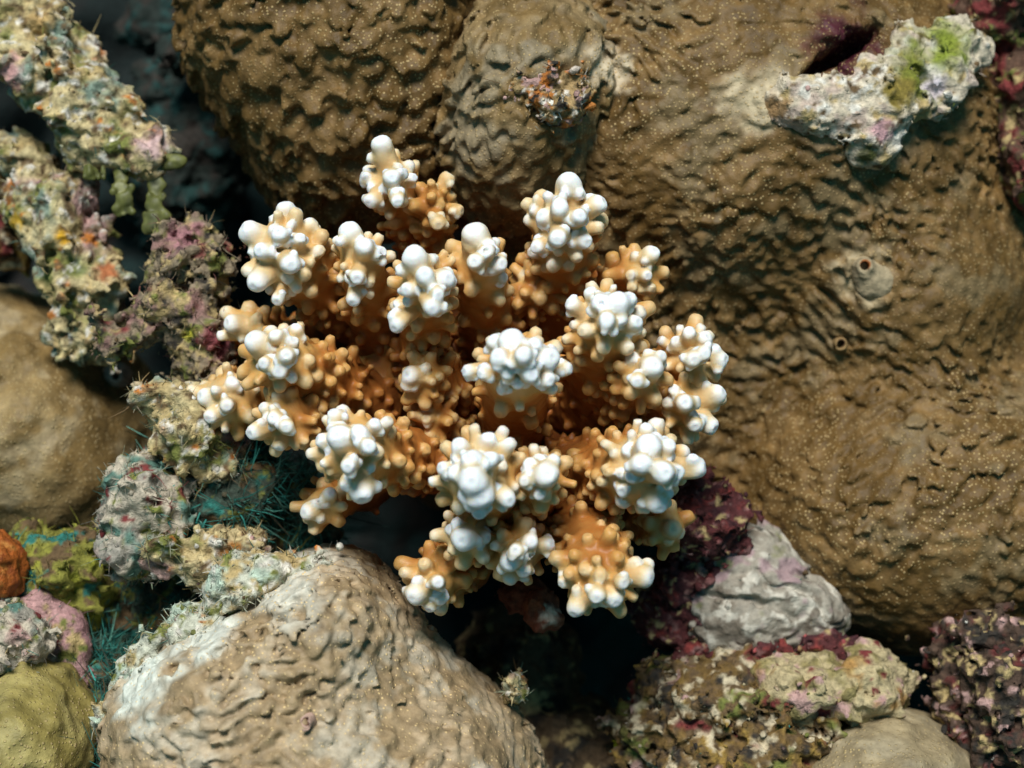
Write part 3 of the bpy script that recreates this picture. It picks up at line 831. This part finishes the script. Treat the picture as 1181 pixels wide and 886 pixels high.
rubble('encrusting_crust', [C((130, 815, -0.18), (178, 748, -0.14), 16, 13), C((178, 748, -0.14), (285, 668, -0.12), 13, 20), C((285, 668, -0.12), (385, 634, -0.16), 22, 9)],
       'whitish algae crust running along the upper edge of the pale tan boulder', 'crust',
       ((0.48, 0.48, 0.38), [(SANDY, 0.06, 0.1, 0.4, 71), ((0.40, 0.48, 0.38), 0.07, 0.05, 0.35, 72), (WHITE, 0.03, 0.2, 0.5, 73), (OLIVE, 0.04, 0.3, 0.55, 74), (ORANGE, 0.05, 0.5, 0.65, 75)]),
       491, amp=0.02, fuzz=3500, flen=0.026, bits=500, bsize=0.005, fcols=PALES)
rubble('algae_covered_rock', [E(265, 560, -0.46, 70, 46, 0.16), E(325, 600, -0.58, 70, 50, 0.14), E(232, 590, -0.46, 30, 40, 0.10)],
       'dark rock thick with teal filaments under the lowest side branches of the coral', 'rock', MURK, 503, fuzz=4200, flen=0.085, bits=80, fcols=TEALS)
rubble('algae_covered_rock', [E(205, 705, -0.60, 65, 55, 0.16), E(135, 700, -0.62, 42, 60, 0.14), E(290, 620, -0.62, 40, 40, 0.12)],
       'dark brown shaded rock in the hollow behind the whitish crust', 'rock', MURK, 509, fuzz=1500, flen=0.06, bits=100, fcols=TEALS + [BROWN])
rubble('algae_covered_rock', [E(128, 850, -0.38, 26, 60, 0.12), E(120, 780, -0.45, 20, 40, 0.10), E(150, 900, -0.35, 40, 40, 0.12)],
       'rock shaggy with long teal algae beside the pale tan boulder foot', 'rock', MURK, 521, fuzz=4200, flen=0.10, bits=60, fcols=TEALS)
rubble('encrusted_rock', [E(12, 745, -0.30, 48, 48, 0.15), E(40, 780, -0.34, 26, 30, 0.1)],
       'whitish mottled rock behind the olive yellow mound', 'rock', PALE, 541, amp=0.022, fuzz=1300, bits=260, fcols=PALES)
rubble('encrusted_rock', [C((42, 700, -0.34), (78, 735, -0.36), 24, 20), C((78, 735, -0.36), (98, 790, -0.36), 18, 14)],
       'dull pink coralline crusted rock under the yellow green algae clump', 'rock',
       ((0.42, 0.24, 0.23), [((0.30, 0.16, 0.16), 0.06, 0.0, 0.4, 81), (SANDY, 0.05, 0.25, 0.5, 82), (OLIVE, 0.05, 0.35, 0.55, 83)]), 547, amp=0.014, lump=0.1, fuzz=350, bits=60)
rubble('algae_clump', [E(72, 655, -0.42, 52, 36, 0.12), E(30, 660, -0.46, 40, 40, 0.12), E(100, 690, -0.48, 30, 40, 0.10)],
       'yellow green algae clump at the foot of the smooth tan mound', 'algae', ((0.20, 0.19, 0.035), [((0.32, 0.32, 0.04), 0.08, 0.0, 0.4, 91), (BROWN, 0.06, 0.2, 0.45, 92), (TEAL, 0.06, 0.3, 0.5, 93)]),
       557, fuzz=1800, flen=0.035, bits=120, fcols=[GREEN, OLIVE, (0.35, 0.33, 0.05)], bcols=[GREEN, OLIVE, SANDY])
rubble('sponge', [E(2, 648, -0.34, 24, 33, 0.10), E(-8, 670, -0.36, 20, 26, 0.09)],
       'rusty orange sponge at the picture edge beside the yellow green algae', 'sponge', ((0.34, 0.09, 0.015), [((0.20, 0.045, 0.01), 0.05, 0.0, 0.4, 95), ((0.45, 0.18, 0.04), 0.03, 0.2, 0.5, 96)]),
       563, amp=0.012, mat=M_SPONGE, fuzz=0, bits=0)

# lower corner opposite
rubble('limestone_rock', [E(858, 672, -0.52, 66, 66, 0.10, 30), E(850, 722, -0.50, 56, 30, 0.09), E(915, 700, -0.53, 62, 40, 0.10, -28)],
       'bare grey folded rock wedged under the huge brown boulder', 'rock', GREY, 601, amp=0.015, mat=M_ROCK, fuzz=300, flen=0.02, bits=40, folds=(0.05, 0.35), h=0.005, bcols=[SANDY, WHITE, BROWN])
rubble('coralline_lump', [E(815, 600, -0.48, 42, 42, 0.13), C((800, 630, -0.50), (786, 735, -0.50), 28, 22), E(765, 690, -0.60, 36, 44, 0.12)],
       'knobbly dark red coralline algae lump between branching coral and grey rock', 'algae', RED, 613, amp=0.026, lump=0.045, fuzz=600, flen=0.022, bits=300, bsize=0.008,
       fcols=[MAROON, PINK], bcols=[(0.30, 0.05, 0.045), (0.14, 0.02, 0.03), (0.26, 0.04, 0.04)])
rubble('coralline_band', [C((812, 748, -0.46), (875, 757, -0.44), 8, 8), C((875, 757, -0.44), (960, 745, -0.45), 8, 9), C((960, 745, -0.45), (1010, 758, -0.45), 9, 6)],
       'thin crimson coralline band edging the cream slab below the grey rock', 'algae', RED, 617, amp=0.014, lump=0.04, fuzz=200, flen=0.018, bits=150, bcols=[(0.36, 0.08, 0.08), (0.22, 0.03, 0.05), PINK])
rubble('encrusted_rock', [E(945, 795, -0.42, 66, 42, 0.13), E(1000, 790, -0.46, 50, 40, 0.12), E(905, 780, -0.42, 30, 26, 0.10)],
       'cream yellow encrusted slab beside the low grey-tan mound', 'rock',
       ((0.42, 0.34, 0.19), [((0.22, 0.18, 0.07), 0.09, 0.0, 0.4, 101), (PINK, 0.05, 0.25, 0.5, 102), ((0.34, 0.19, 0.06), 0.09, 0.35, 0.8, 103), (MAROON, 0.05, 0.45, 0.6, 104)]), 631, amp=0.022, lump=0.08, fuzz=500, flen=0.018, bits=250)
rubble('encrusted_rock', [E(830, 805, -0.48, 85, 52, 0.16), E(860, 870, -0.44, 100, 60, 0.18), E(770, 850, -0.52, 60, 60, 0.14), E(910, 850, -0.46, 50, 40, 0.14)],
       'heavily mottled brown and cream rubble rock under the grey rock', 'rock', MOTT, 641, amp=0.030, lump=0.05, fuzz=1600, flen=0.02, bits=900, bsize=0.006)
rubble('encrusted_rock', [E(1150, 790, -0.42, 56, 80, 0.18), E(1175, 870, -0.42, 60, 60, 0.16), E(1110, 760, -0.50, 40, 40, 0.14), E(1110, 850, -0.5, 36, 40, 0.12)],
       'dark reddish mottled rubble rock past the low grey-tan mound', 'rock',
       ((0.07, 0.042, 0.028), [((0.11, 0.025, 0.022), 0.09, 0.15, 0.5, 111), (DARK, 0.04, 0.05, 0.35, 112), (SANDY, 0.035, 0.25, 0.5, 113), (PINK, 0.04, 0.4, 0.6, 114)]), 653, amp=0.030, lump=0.05, fuzz=900, flen=0.02, bits=500, bsize=0.006, fcols=[BROWN, MAROON, SANDY])
rubble('sponge', [E(722, 850, -0.54, 13, 20, 0.05), E(728, 872, -0.54, 13, 16, 0.05)],
       'bright yellow green sponge in the gap beside the mottled rubble', 'sponge', ((0.36, 0.40, 0.02), [(OLIVE, 0.04, 0.1, 0.4, 121), (GREEN, 0.03, 0.2, 0.5, 122)]), 661, amp=0.010, mat=M_SPONGE, fuzz=60, flen=0.015, bits=0, fcols=[GREEN])
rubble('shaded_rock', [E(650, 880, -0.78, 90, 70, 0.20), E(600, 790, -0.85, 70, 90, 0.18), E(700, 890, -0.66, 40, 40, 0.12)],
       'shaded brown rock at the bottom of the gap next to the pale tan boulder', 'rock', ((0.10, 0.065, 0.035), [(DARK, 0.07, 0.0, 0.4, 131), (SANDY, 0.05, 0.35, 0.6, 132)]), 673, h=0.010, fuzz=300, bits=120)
rubble('encrusted_rock', [E(594, 792, -0.30, 9, 16, 0.06)],
       'tiny fuzzy crust on the far shoulder of the pale tan boulder', 'crust', LIME, 677, amp=0.010, lump=0.04, h=0.004, fuzz=260, flen=0.03, bits=60, fcols=PALES)

# on and behind the huge boulder
bz = lambda x, y: surf_z(bigV, x, y)
rubble('dead_patch', [E(905, 122, bz(905, 122) - 0.012, 28, 21, 0.028), E(955, 122, bz(955, 122) - 0.016, 46, 33, 0.034), E(1008, 112, bz(1008, 118) - 0.020, 50, 47, 0.042), E(1058, 86, bz(1050, 110) - 0.032, 54, 48, 0.05), E(1100, 58, bz(1080, 110) - 0.035, 38, 34, 0.05), E(1014, 150, bz(1014, 150) + 0.012, 26, 20, 0.04), E(1005, 172, bz(1005, 172), 24, 16, 0.03)],
       'bleached dead patch overgrown with green algae near the top of the huge boulder', 'dead coral',
       ((0.54, 0.46, 0.34), [((0.46, 0.36, 0.29), 0.07, 0.05, 0.4, 141), (SANDY, 0.05, 0.15, 0.45, 142), (WHITE, 0.05, 0.2, 0.45, 143), (BROWN, 0.04, 0.35, 0.55, 144)]),
       701, amp=0.016, lump=0.07, zmin=-0.8, fuzz=1100, flen=0.02, bits=260, bsize=0.005, fcols=[GREEN, OLIVE, CREAM],
       spots=[((1062, 76, -0.3), 50, (0.16, 0.17, 0.025)), ((1104, 42, -0.32), 46, (0.20, 0.24, 0.03)), ((1040, 104, -0.3), 30, (0.20, 0.15, 0.03)), ((1020, 150, -0.28), 22, (0.48, 0.28, 0.29)), ((893, 122, -0.3), 22, (0.30, 0.18, 0.08)), ((1085, 95, -0.3), 20, (0.66, 0.58, 0.62)), ((1005, 178, -0.3), 18, (0.10, 0.10, 0.03))])
rubble('encrusted_rock', [E(1185, 110, -0.70, 50, 110, 0.18), E(1160, 10, -0.66, 60, 50, 0.16), E(1200, 200, -0.6, 40, 40, 0.12)],
       'dark reddish brown rock in the top corner behind the bleached patch', 'rock', ((0.10, 0.055, 0.035), [(MAROON, 0.07, 0.1, 0.4, 151), (OLIVE, 0.05, 0.3, 0.5, 152), (SANDY, 0.04, 0.35, 0.6, 153)]), 719, fuzz=500, bits=200)
lz = lambda x, y: surf_z(lobeV, x, y)
rubble('pit_debris', [E(612, 104, lz(612, 104) - 0.02, 24, 14, 0.03, -30), E(640, 112, lz(640, 112) - 0.015, 20, 20, 0.03), E(630, 134, lz(630, 134) - 0.015, 18, 15, 0.03), E(660, 112, lz(660, 112) - 0.015, 10, 20, 0.03)],
       'ragged white and orange debris lodged in the pit of the small coral lobe', 'debris',
       ((0.32, 0.22, 0.10), [(WHITE, 0.03, 0.1, 0.3, 161), (ORANGE, 0.04, 0.12, 0.4, 162), (DARK, 0.03, 0.2, 0.45, 163), (PINK, 0.04, 0.35, 0.5, 164)]), 727, amp=0.020, lump=0.035, h=0.0045, fuzz=420, flen=0.03, bits=150, bsize=0.006, fcols=[CREAM, SANDY, BROWN])
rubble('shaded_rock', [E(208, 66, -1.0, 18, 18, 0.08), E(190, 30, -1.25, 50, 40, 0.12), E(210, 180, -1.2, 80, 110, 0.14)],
       'dim rock deep inside the dark crevice beside the thick dead branch', 'rock', ((0.015, 0.022, 0.018), [((0.015, 0.05, 0.045), 0.07, 0.05, 0.4, 31), (DARK, 0.06, 0.1, 0.4, 32)]), 739, h=0.010, fuzz=500, flen=0.04, bits=40, fcols=[(0.02, 0.06, 0.05), DARK])  # crevice shade put into this rock's near-black colours
rubble('coral_stub', [C((600, 680, -0.40), (622, 700, -0.30), 24, 18), E(632, 712, -0.28, 12, 13, 0.04)],
       'dark red-brown stub with a pale end beneath the branching coral', 'coral', ((0.14, 0.04, 0.02), [((0.22, 0.07, 0.03), 0.04, 0.0, 0.4, 171)]), 743, amp=0.010, lump=0.05, h=0.005, mat=M_ROCK, fuzz=0, bits=0,
       spots=[((634, 712, -0.24), 16, (0.45, 0.40, 0.32))])

# ------------------------------------------------------------------ seaweed hanging from the broken branch
def seaweed(px, py, z, lobes, label, seed):
    prims = [C((a[0], a[1], z + a[2]), (b[0], b[1], z + b[2]), w0, w1) for a, b, w0, w1 in lobes]
    # blades: flattened chains with notched edges
    r = np.random.default_rng(seed)
    root = at(px, py, z)
    ob = top('seaweed', None, root, label, 'seaweed', 'fronds on the thick dead branch')
    for a, b, w0, w1 in lobes:
        pr = []
        n = 4
        for i in range(n + 1):
            t = i / n
            x = a[0] + (b[0] - a[0]) * t + r.uniform(-3, 3); y = a[1] + (b[1] - a[1]) * t; zz = z + a[2] + (b[2] - a[2]) * t
            w = w0 + (w1 - w0) * t + r.uniform(-2, 2)
            pr.append(E(x, y, zz + r.uniform(-.006, .006), w * 1.25, 9, 0.0065, r.uniform(-35, 35)))
        for s_ in (-1, 1):
            pr.append(E(b[0] + s_ * w1 * 1.0, b[1] + r.uniform(-4, 6), z + b[2], w1 * 0.6, 5, 0.006))
            pr.append(E((a[0] + b[0]) / 2 + s_ * w0 * 1.2, (a[1] + b[1]) / 2 + r.uniform(-8, 8), z + b[2], w0 * 0.5, 5, 0.006))
        V, Q, N = solid(pr, 0.0036, lambda P, d: 0.003 * fbm(P, 0.025, 2, seed), 0.004, 0.008)
        c = patches(V, (0.10, 0.105, 0.028), [((0.06, 0.065, 0.02), 0.05, 0.0, 0.4, seed + 1), ((0.20, 0.20, 0.08), 0.04, 0.3, 0.6, seed + 2)])
        part('blade', make_mesh('blade', V - root, Q, c, mat=M_LEAF), ob)
seaweed(140, 205, -0.48, [((138, 196, 0), (143, 240, 0.02), 9, 9), ((118, 200, 0.02), (100, 200, 0.03), 4, 3)], 'short notched green seaweed frond hanging nearer the thick of the dead branch', 811)
seaweed(185, 215, -0.48, [((178, 200, 0), (182, 250, 0.02), 7, 10), ((182, 250, 0.02), (172, 262, 0.02), 8, 5), ((185, 188, 0.01), (203, 187, 0.02), 10, 8)], 'longer green seaweed frond dangling from the very tip of the dead branch', 823)

# ------------------------------------------------------------------ worm tubes in the coral skins
def worm_tube(px, py, z, r_out, r_in, base, hole, label, rise=0.02, mound=None):
    c = at(px, py, z); R = plen(r_out, z); ri = plen(r_in, z)
    prims = [('c', c + np.array([0, 0, -0.05]), c + np.array([0, -0.004, rise]), R * 1.5, R)]
    if mound: prims += [E(px + mound[0], py + mound[1], z - 0.01, mound[2], mound[3], 0.03)]
    cut = ('c', c + np.array([0, 0, -0.01]), c + np.array([0, -0.004, rise + R * 2]), ri, ri * 1.15)
    V, Q, N = solid(prims, 0.0035, lambda P, d: 0.004 * fbm(P, 0.03, 2, 5), 0.006, 0.03, cuts=[(cut, 0.006)])
    q = np.hypot(V[:, 0] - c[0], V[:, 1] - c[1])
    col = np.tile(np.asarray(base, np.float32), (len(V), 1))
    col = mixc(col, hole, 1 - sstep(ri * 1.05, ri * 1.35, q))
    ob = top('worm_tube', make_mesh('worm_tube', V - c, Q, col, mat=M_ROCK), c, label, 'worm tube', 'worm tubes in the coral')
worm_tube(995, 306, surf_z(bigV, 995, 306) - 0.004, 10, 5, (0.34, 0.27, 0.165), (0.30, 0.09, 0.02), 'pale swollen worm tube with an orange mouth on the huge brown boulder', mound=(14, 18, 24, 22))
worm_tube(968, 396, surf_z(bigV, 968, 396) - 0.004, 8, 4, (0.30, 0.19, 0.08), (0.05, 0.02, 0.01), 'small brown worm tube just below the pale swollen one')
worm_tube(353, 833, surf_z(tanV, 353, 833) + 0.004, 7, 4, (0.42, 0.28, 0.22), (0.10, 0.04, 0.03), 'tiny pink-ringed worm hole in the pale tan boulder')
worm_tube(137, 434, surf_z(moundV, 137, 434) - 0.004, 8, 3.5, (0.50, 0.38, 0.28), (0.25, 0.10, 0.05), 'tiny worm tube on the smooth tan mound', mound=(-4, -2, 16, 12))
